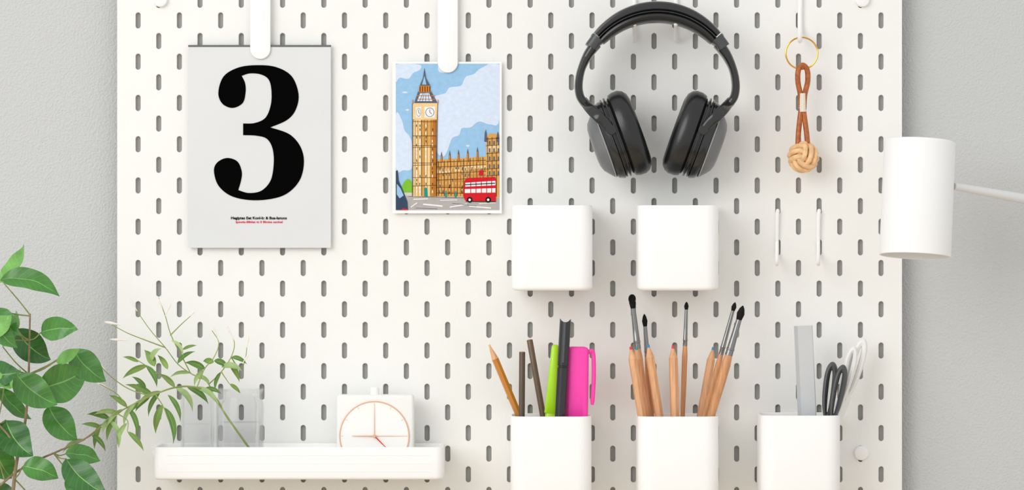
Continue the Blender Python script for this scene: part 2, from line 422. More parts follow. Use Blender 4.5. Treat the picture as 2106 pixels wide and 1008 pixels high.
# ------------------------------------------------------------ cups
def storage_cup(x0, x1, y0, y1, label, depth=0.078, gap=0.003):
    df = depth+gap
    a = W(x0, y0, df); b = W(x1, y1, df)
    t = thing('storage_cup', ((a.x+b.x)/2, -(df+gap)/2, b.z), label, 'storage cup', 'white square cups hung on the pegboard')
    mb = MB(); cup(mb, a.x, b.x, -df, -gap, b.z, a.z, 0.014, 0.0022, 0.004); mb.build('body', M_WHITE, t)
    mb = MB(); mb.rbox(((a.x+b.x)/2, -gap/2-.0001, a.z-.012), (.05, gap-.0004, .016), .0004, 1); mb.build('hanger', M_WHITE2, t)
    return b.z+.0024
storage_cup(1052, 1219, 422, 598, 'empty white square cup below and right of the London postcard')
storage_cup(1312, 1479, 422, 598, 'empty white square cup directly below the black headphones')
zb1 = storage_cup(1050, 1217, 857, 1034, 'white square cup holding the pink and lime highlighters')
zb2 = storage_cup(1312, 1479, 857, 1034, 'white square cup holding the paintbrushes and natural wood pencils')
zb3 = storage_cup(1565, 1730, 855, 1032, 'white square cup holding the scissors and grey ruler')

# ------------------------------------------------------------ pens, pencils
def extend(tip, base, zb):
    t = (tip.z-zb)/(tip.z-base.z)
    return tip+(base-tip)*t
def axis_pts(tip, base857, d0, d1, zb=None):
    A = W(*tip, d0); B = W(*base857, d1)
    return A, extend(A, B, zb)
def rod(mb, A, B, segs, n=12, mi=0):
    u = (B-A).normalized(); mb.disc_stack(A, u, segs, n, mi)
def pencil(tip, base, w, d0, d1, zb, body, lead, label, cone=26, group='natural wood coloured pencils in the middle cup', n=6, name='pencil', leadlen=6):
    A, B = axis_pts(tip, base, d0, d1, zb); L = (B-A).length-.001-w*S*.2; r = U(w/2, d0)
    t = thing(name, B, label, 'pencil', group)
    mb = MB(); rod(mb, A, B, [(U(cone), r), (L, r)], n); mb.build('barrel', body, t, smooth=20)
    mb = MB(); rod(mb, A, B, [(U(leadlen), r*leadlen/cone+.0004), (U(cone), r*.98)], 12); mb.build('sharpened_wood', M_WOOD, t)
    mb = MB(); rod(mb, A, B, [(0, r*.3), (U(leadlen), r*leadlen/cone+.0005)], 12); mb.build('lead', lead, t)
def stick(tip, base, w, d0, d1, zb, m, label, name='pencil', cat='pencil', group=None, endm=None):
    A, B = axis_pts(tip, base, d0, d1, zb); L = (B-A).length-.002; r = U(w/2, d0)
    t = thing(name, B, label, cat, group)
    mb = MB(); rod(mb, A, B, [(.0004, r*.9), (.001, r), (L, r)], 12); mb.build('barrel', m, t, smooth=40)
    mb = MB(); rod(mb, A, B, [(0, r*.55), (.0005, r*.6)], 12); mb.build('end_cap', endm or M_WOOD, t)
M_ORP = mat('ochre_lacquer', (194, 124, 36), 0.3, var=0.08, coat=.2)
M_BRN = mat('dark_brown_lacquer', (84, 68, 52), 0.35, var=0.1)
M_BRN2 = mat('mid_brown_lacquer', (106, 84, 64), 0.35, var=0.1)
M_LTEAL = mat('teal_lead', (50, 150, 168), 0.5); M_LRED = mat('red_lead', (222, 60, 70), 0.5); M_LBLUE = mat('blue_lead', (60, 140, 195), 0.5); M_LORG = mat('yellow_lead', (232, 190, 120), 0.5)
pencil((1006, 709), (1068, 857), 15, .045, .045, zb1, M_ORP, M_LORG, 'ochre yellow pencil leaning left out of the highlighter cup', cone=32, group=None)
stick((1074, 723), (1073, 857), 13, .060, .055, zb1, M_BRN, 'short dark brown upright pencil beside the ochre pencil')
stick((1089, 698), (1117, 857), 13, .026, .026, zb1, M_BRN2, 'brown pencil leaning behind the lime highlighter')
M_LIME = mat('lime_plastic', (180, 238, 24), 0.35, coat=.2, var=.03); M_PINK = mat('pink_plastic', (255, 72, 178), 0.4, coat=.1, var=.03, spec=.3)
def slab(mb, A, B, w0, w1, th, bev=.0015, mi=0, n=10):
    u = (B-A).normalized(); side = u.cross(Vector((0, -1, 0))).normalized(); nrm = side.cross(u)
    L = (B-A).length; loops = []
    for s_, k in ((0, .62), (.0010, .86), (.003, 1), (L-.001, 1), (L, .9)):
        w = (w0+(w1-w0)*s_/L)/2*k; h = th/2*(k if k > .6 else .6); lp = []
        for q in range(24):
            a = 2*PI*q/24; c, sn = math.cos(a), math.sin(a)
            lp.append(A+u*s_+side*w*math.copysign(abs(c)**.55, c)+nrm*h*math.copysign(abs(sn)**.55, sn))
        loops.append(lp)
    mb.skin(loops, mi)
A, B = axis_pts((1142, 709), (1133, 857), .046, .046, zb1)
t = thing('highlighter', B, 'lime green highlighter partly hidden behind the black pen', 'highlighter', 'highlighters in the left cup')
A2 = A+(B-A)*.45
mb = MB(); slab(mb, A, A2, U(14), U(28), .012); mb.build('cap', M_LIME, t)
mb = MB(); slab(mb, A2-(B-A)*.03, B+Vector((0, 0, .001)), U(24), U(20), .011); mb.build('barrel', M_LIME, t)
A, B = axis_pts((1188, 713), (1186, 857), .055, .055, zb1)
t = thing('highlighter', B, 'wide hot pink highlighter standing in the highlighter cup', 'highlighter', 'highlighters in the left cup')
A2 = A+(B-A)*.52
mb = MB(); slab(mb, A, A2, U(46), U(46), .014); mb.build('cap', M_PINK, t)
mb = MB(); slab(mb, A2-(B-A)*.02, B+Vector((0, 0, .001)), U(42), U(42), .013); mb.build('barrel', M_PINK, t)
mb = MB(); dd = .055
mb.tube(cat_rom([W(1205, 728, dd), W(1213, 723, dd), W(1220, 728, dd), W(1221, 780, dd), W(1218, 833, dd)], 6), [U(4.6)]*24+[U(3)], 10)
mb.build('clip', M_PINK, t)
A, B = axis_pts((1163, 655), (1152, 857), .066, .066, zb1)
t = thing('marker_pen', B, 'tall black pen with notched top beside the pink highlighter', 'pen')
mb = MB(); u = (B-A).normalized(); side = u.cross(Vector((0, -1, 0))).normalized(); nn = side.cross(u); n = 24; r = U(11.5)
top = []
for q in range(n):
    a = 2*PI*q/n; off = .0035*math.cos(2*a+PI)*.5+.002
    top.append(A+u*off+(side*math.cos(a)+nn*math.sin(a))*r)
lo = [[A+u*(.012)+(side*math.cos(2*PI*q/n)+nn*math.sin(2*PI*q/n))*.8*r for q in range(n)],
      [p+u*.0006-(p-A-u*(p-A).dot(u))*.2 for p in top], top]+[[A+u*s_+(side*math.cos(2*PI*q/n)+nn*math.sin(2*PI*q/n))*r*k for q in range(n)] for s_, k in ((.006, 1), (.045, 1), (.0455, .9), (.0465, .9), (.047, 1), ((B-A).length-.001, .92))]
mb.skin(lo); mb.build('barrel', M_BLK, t)
nf = nn if nn.y < 0 else -nn
mb = MB(); mb.tube([A+u*.004+nf*r*1.02, A+u*.02+nf*r*1.15, A+u*.042+nf*r*1.1], U(2.4), 8); mb.build('clip', mat('dark_grey_plastic', (66, 68, 70), .3, var=.05), t)

NP = 'natural wood pencil with '
pencil((1297, 713), (1320, 857), 18, .066, .064, zb2, M_WOOD, M_LRED, NP+'red tip, leftmost in the middle cup')
pencil((1309, 714), (1334, 857), 16, .050, .050, zb2, M_WOOD, M_LTEAL, NP+'teal tip between the two leftmost pencils')
pencil((1333, 709), (1356, 857), 18, .062, .058, zb2, M_WOOD, M_LBLUE, NP+'blue tip leaning left, just left of the cup centre')
pencil((1384, 711), (1388, 857), 19, .060, .060, zb2, M_WOOD, M_LRED, NP+'red tip standing upright in the cup centre')
pencil((1467, 714), (1441, 857), 17, .030, .030, zb2, M_WOOD, M_LBLUE, NP+'blue tip leaning right beneath the large brush')
M_BR = mat('black_bristle', (20, 18, 18), 0.7, var=.3, vscale=500, spec=.2); M_BH = mat('brush_handle_wood', (206, 148, 100), 0.4, var=.18, vscale=50, stretch=(8, 8, .6)); M_FER = mat('nickel_ferrule', (140, 140, 140), 0.25, .95)
def brush(tip, base, w, bl, fl, d0, d1, zb, label, loop=False):
    A, B = axis_pts(tip, base, d0, d1, zb); L = (B-A).length-.001; r = U(w/2)
    t = thing('paintbrush', B, label, 'paintbrush', 'paintbrushes in the middle cup'); bl = U(bl); fl = U(fl)
    mb = MB(); rod(mb, A, B, [(0, r*.15), (bl*.2, r*.6), (bl*.55, r*.95), (bl, r*.65)], 14); mb.build('bristles', M_BR, t)
    mb = MB(); rod(mb, A, B, [(bl*.95, r*.66), (bl+fl*.5, r*.8), (bl+fl*.8, r*.9), (bl+fl*.81, r*.98), (bl+fl*.85, r*.98), (bl+fl*.86, r*.9), (bl+fl, r*.95)], 14); mb.build('ferrule', M_FER, t)
    mb = MB(); rod(mb, A, B, [(bl+fl, r*.9), (bl+fl+.01, r*1.15), (bl+fl+.03, r*1.1), (L*.8, r*.7), (L, r*.4)], 14); mb.build('handle', M_BH, t)
    if loop:
        mb = MB(); c = W(tip[0]+1, tip[1]+8, d0+.003)
        mb.tube([c+Vector((math.cos(a*PI/8)*U(6), 0, math.sin(a*PI/8)*U(8))) for a in range(16)], U(1.8), 8, True); mb.build('end_loop', M_BR, t)
brush((1299, 607), (1327, 857), 15, 28, 82, .036, .034, zb2, 'tallest black tipped paintbrush, leftmost in the middle cup', True)
brush((1325, 646), (1340, 857), 12, 26, 62, .020, .022, zb2, 'short small round paintbrush beside the blue tipped left pencil')
brush((1412, 621), (1404, 857), 10, 16, 74, .040, .040, zb2, 'thin upright paintbrush near the middle of the cup')
brush((1512, 622), (1448, 857), 11, 18, 92, .050, .045, zb2, 'thin paintbrush leaning right behind the large brush')
brush((1528, 629), (1462, 857), 17, 30, 74, .068, .063, zb2, 'large round paintbrush leaning furthest right')

# right cup
M_RUL = mat('pale_grey_plastic', (202, 204, 206), 0.45, var=.02, spec=.2); M_RUL2 = mat('mid_grey_plastic', (184, 187, 190), 0.45, var=.02, spec=.2)
A, B = axis_pts((1652, 670), (1660, 857), .050, .050, zb3)
t = thing('ruler', B, 'flat pale grey ruler standing in the right cup', 'ruler')
u = (B-A).normalized(); side = u.cross(Vector((0, -1, 0))).normalized(); nn = side.cross(u)
if side.x < 0: side = -side
if nn.y > 0: nn = -nn
L = (B-A).length-.001
def prism_bar(secs, name, m):
    mb = MB(); mb.skin([[A+u*s_+side*U(x)+nn*h for x, h in secs] for s_ in (0, .0005, L)]); return mb.build(name, m, t, smooth=20)
prism_bar([(-19, 0), (-19, .001), (-12, .0035), (-12, 0)], 'bevelled_edge', M_RUL2)
prism_bar([(-12, 0), (-12, .0035), (17, .0035), (18.5, .0028), (18.5, 0)], 'blade', M_RUL)
M_SB = mat('charcoal_handle', (72, 75, 76), 0.38, var=.08); M_SW = mat('white_handle', (240, 240, 238), 0.35, spec=.3)
def scissors(l1, l2, base, d, hm, label, rr_=7.2):
    P = W(base[0], base[1], d)
    t = thing('scissors', (P.x, P.y, zb3), label, 'scissors', 'pairs of scissors in the right cup')
    for i, (tx, ty, bx, by, w) in enumerate((l1, l2)):
        dd = d+(.007 if i else -.001)
        T_, B_2 = Vector((tx, ty, 0)), Vector((bx, by, 0)); ax = (B_2-T_); Lp = ax.length; ax.normalize(); sd = Vector((-ax.y, ax.x, 0)); c = (T_+B_2)/2
        def ring(g):
            # outline of the finger loop shrunk by g pixels
            o_ = []
            for q in range(40):
                a = 2*PI*q/40; e = math.cos(a); f = math.sin(a); k = 1-.22*e
                p = c+ax*math.copysign(abs(e)**.85, e)*max(Lp/2-g*1.5, 1)+sd*f*max(w/2-g, .6)*k
                o_.append(p)
            return o_
        hg = w/2-2.6
        secs = [(0.0, 0), (.4, .0022), (2.5, .0042), (5.5, .0046), (hg-1.5, .0030), (hg, .0012), (hg, -.0012), (hg-1.5, -.0030), (5.5, -.0046), (2.5, -.0042), (.4, -.0022)]
        mb = MB(); mb.skin([[W(p.x, p.y, dd+h) for p in ring(g)] for g, h in secs], closed=True)
        e_ = T_+ax*(Lp-8); mb.tube([W(e_.x, e_.y, dd), W(base[0], base[1]+10, dd)], [U(9.5), U(8)], 12)
        mb.build('handle', hm, t)
    for sgn, dd in ((-1, d-.001), (1, d+.004)):
        mb = MB(); a = W(base[0], base[1]+14, dd); b = Vector((a.x-sgn*.003, a.y, zb3+.002))
        mb.skin([[p+Vector((-w_, 0, 0)), p+Vector((w_, 0, 0)), p+Vector((w_, .0012, 0)), p+Vector((-w_, .0012, 0))] for p, w_ in ((a, .004), (a*.3+b*.7, .0035), (b, .0006))]); mb.build('blade', M_STEEL, t, smooth=0)
    mb = MB(); mb.disc_stack(W(base[0], base[1]+18, d+.008), (0, -1, 0), [(-.009, .002), (.0008, .002), (.001, .0015)], 16); mb.build('pivot_screw', M_STEEL, t)
scissors((1713, 744, 1699, 866, 29), (1735, 750, 1711, 868, 28), (1701, 884), .056, M_SB, 'pair of scissors with charcoal black handles in the right cup')
scissors((1777, 696, 1740, 822, 30), (1757, 712, 1729, 830, 26), (1708, 890), .028, M_SW, 'pair of scissors with white handles behind the charcoal pair')

# ------------------------------------------------------------ hooks
def wire(name, pts, r, label, group, cat='hook', m=None):
    P = cat_rom([W(*p) for p in pts], 6)
    mb = MB(); mb.tube(P, r, 10); mb.disc_stack(P[-1], (P[-1]-P[-2]).normalized(), [(0, r), (r*.6, r*.8), (r, r*.3)], 10)
    return tag(mb.build(name, m or M_WHITE, None), label, cat, group)
rw = U(3.8)
for x, l in ((1598, 'empty white wire hook, nearer the cup of the empty pair below the key fob'), (1683, 'empty white wire hook, nearer the lamp shade below the key fob')):
    wire('hook', [(x+2, 440, -.003), (x+2, 434, .0005), (x+1, 437, .0035), (x, 470, .003), (x, 515, .003), (x, 532, .012), (x, 543, .030), (x, 541, .045), (x, 520, .049), (x, 500, .050)], rw, l, 'white wire hooks on the pegboard')
for x, l in ((1305, 'white wire hook under the headband, left of the headphone pair'), (1390, 'white wire hook under the headband, right of the headphone pair')):
    wire('hook', [(x, 8, -.003), (x, 0, .0005), (x, 4, .0035), (x, 40, .003), (x, 78, .0035), (x, 84, .008), (x, 70, .020), (x, 53, .035), (x, 49.5, .056)], U(4.4), l, 'white wire hooks on the pegboard')
wire('hook', [(1646, -40, -.003), (1646, -48, .0005), (1646, -44, .0035), (1646, 0, .003), (1646, 50, .003), (1646, 70, .008), (1646, 83, .022), (1645, 82, .036), (1645, 60, .041), (1645, 18, .042)], U(4.6), 'long white wire hook holding the gold key ring', 'white wire hooks on the pegboard')

# ------------------------------------------------------------ key fob
dk = 0.026
kf = thing('key_fob', W(1652, 358, dk), 'tan leather knotted key fob hanging from a gold ring', 'key fob')
mb = MB(); c = W(1649, 109.5, dk); R = U(32.5)
mb.tube([c+Vector((math.cos(2*PI*q/64)*R, .0012*math.sin(2*PI*q/64*.5), math.sin(2*PI*q/64)*R)) for q in range(64)], U(1.7), 8, True); mb.build('ring', M_GOLD, kf)
mb = MB()
loop = cat_rom([W(x, y, d_) for x, y, d_ in ((1648, 225, dk), (1646, 195, dk), (1641, 168, dk+.001), (1642, 144, dk+.002), (1651, 134, dk+.003), (1660, 144, dk+.001), (1661, 168, dk), (1655, 195, dk), (1653, 225, dk))], 8)
mb.tube(loop, U(5.6), 10); mb.build('strap_loop', M_LEATHER, kf)
mb = MB()
for xs in ((1648, 1645, 1642, 1641), (1652, 1655, 1659, 1661)):
    mb.tube(cat_rom([W(xs[0], 222, dk), W(xs[1], 245, dk), W(xs[2], 275, dk), W(xs[3], 300, dk)], 6), U(5.6), 10)
mb.build('strap_tail', M_LEATHER, kf)
mb = MB(); P = [W(1650.5, 192+i*2, dk) for i in range(20)]
mb.tube(P, [U(7.4+(.5 if i % 2 else 0)) for i in range(20)], 16); tag(mb.build('thread_wrap', mat('cream_thread', (232, 222, 208), .6), kf), 'cream thread wrapping')
mb = MB(); kc = W(1652, 323, dk); rt = U(5.6)
rot = Matrix.Rotation(.12, 3, 'Y') @ Matrix.Rotation(-.45, 3, 'X') @ Matrix.Rotation(.5, 3, 'Z')
def kloop(ax, o, R0):
    pts = []
    for q in range(48):
        a = 2*PI*q/48
        k = 1+.20*math.cos(2*a)
        ex = (abs(math.cos(a))**3.2+abs(math.sin(a))**3.2)**(-1/3.2)
        rr = (R0-abs(o)*.2)*k*ex
        v = (rr*math.cos(a), rr*math.sin(a))
        p = Vector((o, v[0], v[1])) if ax == 0 else Vector((v[1], o, v[0])) if ax == 1 else Vector((v[0], v[1], o))
        pts.append(kc+rot @ p)
    mb.tube(pts, rt, 10, True)
for ax in range(3):
    for o in (-U(12.4), 0, U(12.4)): kloop(ax, o, U(23))
mb.build('knot', M_ROPE, kf)
mb = MB(); mb.disc_stack(kc, (0, 0, 1), [(U(15)*math.sin(a*PI/12), max(U(15)*math.cos(a*PI/12), 1e-4)) for a in range(-6, 7)], 16); mb.build('knot_core', M_LEATHER, kf)

# ------------------------------------------------------------ headphones
dh = 0.046
hp = thing('headphones', W(1351.5, 362, dh), 'black over-ear headphones hanging on the pegboard', 'headphones')
HX = 1351.5; sc_ = U(1, dh)
def el(a, rx=160, ry=157, cy=182): a = math.radians(a); return W(HX+rx*math.cos(a), cy-ry*math.sin(a), dh)
N = 40
angs = [41+(139-41)*i/N for i in range(N+1)]
mb = MB(); mb.band([el(a, 166, 168) for a in angs], [sc_*(14+8*math.sin(PI*i/N)) for i in range(N+1)], [.030+.006*math.sin(PI*i/N) for i in range(N+1)], e=3.5); mb.build('headband', M_BLK, hp)
mb = MB(); mb.band([el(a, 153, 147) for a in angs], [sc_*(17+8*math.sin(PI*i/N)**.5) for i in range(N+1)], [.028+.008*math.sin(PI*i/N) for i in range(N+1)], e=2.4); mb.build('headband_pad', M_BLKM, hp)
mb = MB(); mb.band([el(a, 160, 157) for a in angs], [sc_*2.2]*(N+1), [.0305+.0068*math.sin(PI*i/N) for i in range(N+1)], e=4); mb.build('headband_seam', mat('seam_grey', (96, 98, 100), .3), hp)
M_SHELL = mat('dark_shell', (112, 114, 116), 0.35, var=0.12); M_EDGE = mat('silver_edge', (184, 186, 188), .3, .5)
for sgn in (-1, 1):
    def mxx(x): return x if sgn < 0 else 2*HX-x
    aa = [139+i*1.5 for i in range(7)] if sgn < 0 else [41-i*1.5 for i in range(7)]
    mb = MB(); mb.band([el(a, 161, 158) for a in aa], [sc_*30]*2+[sc_*27]*5, .030, e=4); mb.build('joint_cover', MATS['dark_grey_plastic'], hp)
    pth = [(1226, 90), (1208, 115), (1195, 145), (1190, 175), (1193, 198), (1203, 214)]
    P = cat_rom([W(mxx(x), y, dh) for x, y in pth], 6); k = len(P)
    mb = MB(); mb.band(P, [sc_*(24-8*min(1, i/(k*.35))+2*(i/k)) for i in range(k)], [.024-.004*i/k for i in range(k)], e=3); mb.build('arm', M_BLK, hp)
    for dd in (dh+.030, dh-.030):
        mb = MB()
        P = cat_rom([W(mxx(x), y, d_) for x, y, d_ in ((1199, 206, dh), (1212, 222, dh+(dd-dh)*.7), (1228, 238, dd), (1243, 252, dd), (1257, 268, dd))], 6); k = len(P)
        mb.band(P, [sc_*(18+5*math.sin(PI*i/k)) for i in range(k)], .007, e=3)
        mb.disc_stack(P[-1]+Vector((0, .003, 0)), (0, -1, 0), [(0, sc_*10), (.006, sc_*10), (.0068, sc_*8)], 20)
        mb.build('yoke', M_BLK, hp)
    nv = Vector((.94*-sgn, 0, .34)); av = Vector((.34*-sgn, 0, -.94))
    c0 = W(mxx(1294), 273, dh)
    def stack(name, prof, m, ratio=.80, e=2.25, cz=0):
        mb = MB(); loops = []
        for o, h in prof:
            lp = []
            for q in range(48):
                a = 2*PI*q/48; c, sn = math.cos(a), math.sin(a)
                lp.append(c0+nv*o*sc_+av*(cz+h*math.copysign(abs(c)**(2/e), c))*sc_+Vector((0, 1, 0))*h*ratio*sc_*math.copysign(abs(sn)**(2/e), sn))
            loops.append(lp)
        mb.skin(loops); return mb.build(name, m, hp)
    stack('ear_cushion', [(-19, 70), (-20, 80), (-16, 87), (-7, 90), (5, 90), (14, 86), (21, 78), (24, 68), (21, 56), (10, 50), (-5, 48)], M_BLKM)
    stack('cushion_ring', [(-36, 70), (-36, 82), (-34.5, 84), (-32.5, 84), (-31.5, 78), (-29, 78), (-28, 85), (-25, 85), (-24, 78), (-21.5, 78), (-20, 82), (-19, 72)], M_BLK)
    stack('ear_cup', [(-55, 60), (-54, 74), (-50, 79), (-40, 83), (-37, 83), (-36, 74)], M_BLK, cz=2)
    stack('silver_rim', [(-57, 60), (-57, 74), (-55.8, 75.5), (-54.5, 74), (-54.5, 60)], M_EDGE, cz=3)
    stack('outer_shell', [(-80, 28), (-79, 40), (-75, 51), (-67, 61), (-59, 70), (-57, 71), (-56, 60)], M_SHELL, cz=5)

# ------------------------------------------------------------ tray shelf
dT = 0.084; a = W(316, 920, dT); b = W(912, 987, dT)
tray = thing('shelf_tray', ((a.x+b.x)/2, -.044, b.z), 'wide shallow white tray shelf holding vases and clock', 'shelf')
mb = MB(); cup(mb, a.x, b.x, -dT, -.003, b.z, a.z, .008, .0022, .003); mb.build('tray', M_WHITE2, tray)
mb = MB()
for zf in (.25, .5, .75):
    z = b.z+(a.z-b.z)*zf; mb.tube([(a.x+.012, -dT+.0001, z), ((a.x+b.x)/2, -dT+.0001, z), (b.x-.012, -dT+.0001, z)], .0004, 6)
mb.build('front_ridges', M_WHITE2, tray)
for x in (400, 824):
    mb = MB(); p = W(x, 940, 0); mb.rbox((p.x, -.0015, p.z), (.03, .0026, .018), .0004, 1); mb.build('hanger', M_WHITE2, tray)
ZT = b.z+.0025

# ------------------------------------------------------------ clock
dck = .040
a = W(692, 813, dck); b = W(851, 960, dck)
clk = thing('table_clock', ((a.x+b.x)/2, -.03, ZT), 'white square alarm clock with rose gold ring standing in the tray', 'clock')
mb = MB(); mb.rbox(((a.x+b.x)/2, -.0265, (a.z+ZT)/2+.0002), (b.x-a.x, .027, a.z-ZT), .003, 4); mb.build('case', M_BOARD, clk)
cc = W(770, 897, dck); rr = U(71, dck)
mb = MB(); mb.disc_stack(cc, (0, -1, 0), [(-.001, rr), (.0006, rr), (.0006, rr*.96)], 64); mb.build('dial', mat('dial_white', (247, 247, 244), .5, spec=.2), clk)
mb = MB(); mb.tube([cc+Vector((math.cos(q*PI/40)*rr, -.0008, math.sin(q*PI/40)*rr)) for q in range(80)], U(1.2), 8, True); mb.build('bezel_ring', M_ROSE, clk)
def hand(name, x1, y1, w, m, dd, x0=770, y0=897):
    mb = MB(); A = W(x0, y0, dck+dd); B = W(x1, y1, dck+dd); mb.tube([A, A*.5+B*.5, B], [U(w), U(w*.9), U(w*.5)], 8); return mb.build(name, m, clk)
hand('minute_hand', 770, 832, .7, M_ROSE, .0015)
hand('hour_hand', 724, 897, 1.2, M_ROSE, .0022)
hand('second_hand', 793, 920, 1.3, mat('red_lacquer', (214, 50, 48), .4), .0032)
hand('alarm_hand', 834, 897, .6, M_ROSE, .0012)
mb = MB(); mb.disc_stack(cc, (0, -1, 0), [(0, U(3.5)), (.004, U(3.5)), (.0045, U(2.5))], 20); mb.build('hub', M_ROSE, clk)
mb = MB()
for q in range(12):
    v = Vector((math.sin(q*PI/6), 0, math.cos(q*PI/6))); p = cc+v*rr*.9+Vector((0, -.0007, 0)); mb.tube([p, p+v*rr*.06], U(.45), 6)
mb.build('hour_marks', M_ROSE, clk)
mb = MB(); p = W(771, 813, .027); mb.disc_stack(p-Vector((0, 0, .001)), (0, 0, 1), [(0, U(9)), (.007, U(9)), (.0085, U(7.5)), (.009, U(5))], 24); mb.build('button', M_BOARD, clk)

# ------------------------------------------------------------ vases
M_GL = glass_mat('clear_glass'); M_WAT = glass_mat('water', (.97, .975, .975, 1), (.97, .975, .98, 1), .06)
a = W(373, 812, .05); b = W(439, 812, .05)
v1 = thing('glass_vase', ((a.x+b.x)/2, -.045, ZT), 'narrow square clear glass vase at the left of the tray', 'vase', 'clear glass vases in the tray')
mb = MB(); cup(mb, a.x, b.x, -.062, -.062+(b.x-a.x), ZT+.0002, a.z, .004, .0018, .0015); mb.build('vase_body', M_GL, v1)
mb = MB(); z1 = W(0, 872, .045).z; i = .0022
l_ = rrect(a.x+i, b.x-i, -.062+i, -.062+(b.x-a.x)-i, .003, z1); mb.add(l_, [list(range(len(l_)))]); mb.build('water_surface', M_WAT, v1, smooth=0)
c = W(493, 800, .043)
v2 = thing('glass_vase', (c.x, c.y, ZT), 'wider round clear glass vase holding the thin leaved cutting', 'vase', 'clear glass vases in the tray')
R = U(49); H = c.z-ZT
mb = MB(); mb.disc_stack((c.x, c.y, ZT+.0002), (0, 0, 1), [(0, R*.85), (.001, R*.96), (.004, R), (H*.82, R), (H*.88, R*.93), (H*.93, R*.9), (H*.985, R*.99), (H, R*.98), (H*.985, R*.94), (H*.93, R*.85), (H*.88, R*.88), (H*.82, R*.95), (.006, R*.95), (.003, R*.85)], 48); mb.build('vase_body', M_GL, v2)
mb = MB(); zw = W(0, 868, .043).z; l_ = [Vector((c.x+R*.93*math.cos(q*PI/20), c.y+R*.93*math.sin(q*PI/20), zw)) for q in range(40)]; mb.add(l_, [list(range(40))]); mb.build('water_surface', M_WAT, v2, smooth=0)

# ------------------------------------------------------------ leaves
def leaf(mb, b, t, w, d0, d1, bend=.1, roll=.3, fold=.25, n=12, pa=.62, pb=.85, arch=.08, mi=0):
    Bq = W(*b, d0); T = W(*t, d1); L = (T-Bq).length; dr = (T-Bq).normalized(); V = Vector((0, -1, 0))
    sd = dr.cross(V).normalized(); C = (Bq+T)/2+sd*bend*L+V*arch*L; us = (-1, -.55, -.035, .035, .55, 1); vs = []
    pk = pa/(pa+pb); mxv = pk**pa*(1-pk)**pb; o = len(mb.v)
    for i in range(n+1):
        s_ = i/n; p = Bq*(1-s_)**2+C*2*s_*(1-s_)+T*s_*s_
        tg = ((C-Bq)*(1-s_)+(T-C)*s_).normalized(); si = tg.cross(V).normalized(); nv = si.cross(tg).normalized()
        if nv.y > 0: nv = -nv
        sr = si*math.cos(roll)+nv*math.sin(roll); nr = nv*math.cos(roll)-si*math.sin(roll)
        h = U(w/2)*(s_**pa*(1-s_)**pb/mxv) if 0 < i < n else U(w/2)*.02
        for u_ in us:
            mb.uv[o+len(vs)] = (s_, .5+.5*u_)
            vs.append(p+sr*u_*h+nr*(fold*abs(u_)*h+.0008*math.sin(s_*14+u_*2)*(1 if w > 30 else .2)))
    fs = []; k = len(us); ms = []
    for i in range(n):
        for j in range(k-1): fs.append([i*k+j, (i+1)*k+j, (i+1)*k+j+1, i*k+j+1]); ms.append(mi+(1 if j == 2 else 0))
    mb.v += vs
    for f, m_ in zip(fs, ms): mb.f.append([o+q for q in f]); mb.m.append(m_)
def leaf_mat(name, col, rough=.42, vs_=60, var=.22, vein=None, spec=.35):
    m = mat(name, col, rough, var=var, vscale=vs_, spec=spec)
    if vein:
        nt = m.node_tree; b = nt.nodes['Principled BSDF']; N_ = nt.nodes.new; Lk = nt.links.new
        uv = N_('ShaderNodeUVMap'); uv.uv_map = 'leaf'; sx = N_('ShaderNodeSeparateXYZ'); Lk(uv.outputs[0], sx.inputs[0])
        def M(op, a, b_=None):
            q = N_('ShaderNodeMath'); q.operation = op
            for i_, x in enumerate((a, b_)):
                if x is None: continue
                if isinstance(x, (int, float)): q.inputs[i_].default_value = x
                else: Lk(x, q.inputs[i_])
            return q.outputs[0]
        au = M('ABSOLUTE', M('SUBTRACT', sx.outputs[1], .5))
        ph = M('FRACT', M('MULTIPLY', M('SUBTRACT', sx.outputs[0], M('MULTIPLY', au, .34)), 9))
        ln = M('LESS_THAN', M('ABSOLUTE', M('SUBTRACT', ph, .5)), .05)
        fac = M('MULTIPLY', ln, .45)
        mx = N_('ShaderNodeMixRGB'); Lk(fac, mx.inputs[0]); Lk(nt.nodes['tone'].outputs[0], mx.inputs[1]); mx.inputs[2].default_value = srgb(vein)
        Lk(mx.outputs[0], b.inputs['Base Color'])
    return m
G1 = leaf_mat('leaf_green', (70, 128, 52), .3, vein=(104, 156, 82), spec=.5); G1v = leaf_mat('leaf_vein', (128, 176, 98)); G2 = leaf_mat('leaf_light', (114, 172, 82), .33, vein=(148, 192, 116), spec=.5); G3 = leaf_mat('leaf_deep', (50, 104, 42), .3, vein=(86, 138, 72), spec=.5)
ST = mat('plant_stem', (128, 136, 74), .6, var=.3, vscale=100); STB = mat('brown_stem', (136, 118, 88), .7, var=.3, vscale=120)
pl = thing('leafy_plant', Vector((W(20, 1080, .16).x, -.16, ZD)), 'green plant with broad glossy oval leaves at the left edge', 'plant')
pc = (W(20, 1080, .16).x, -.16, ZD)
mb = MB(); mb.disc_stack(pc, (0, 0, 1), [(0, .03), (0, .044), (.003, .047), (.085, .058), (.088, .060), (.092, .060), (.092, .056), (.07, .053), (.07, .02)], 40); mb.build('pot', M_WHITE2, pl)
mb = MB(); mb.disc_stack(pc, (0, 0, 1), [(.071, .0525), (.078, .0525), (.081, .03), (.082, .004)], 32); mb.build('soil', mat('soil', (70, 52, 40), .9, var=.4, vscale=200, bump=(300, .8, .003)), pl)
mb = MB(); fm = [G1, G1v, G2, G1v, G3, G1v]
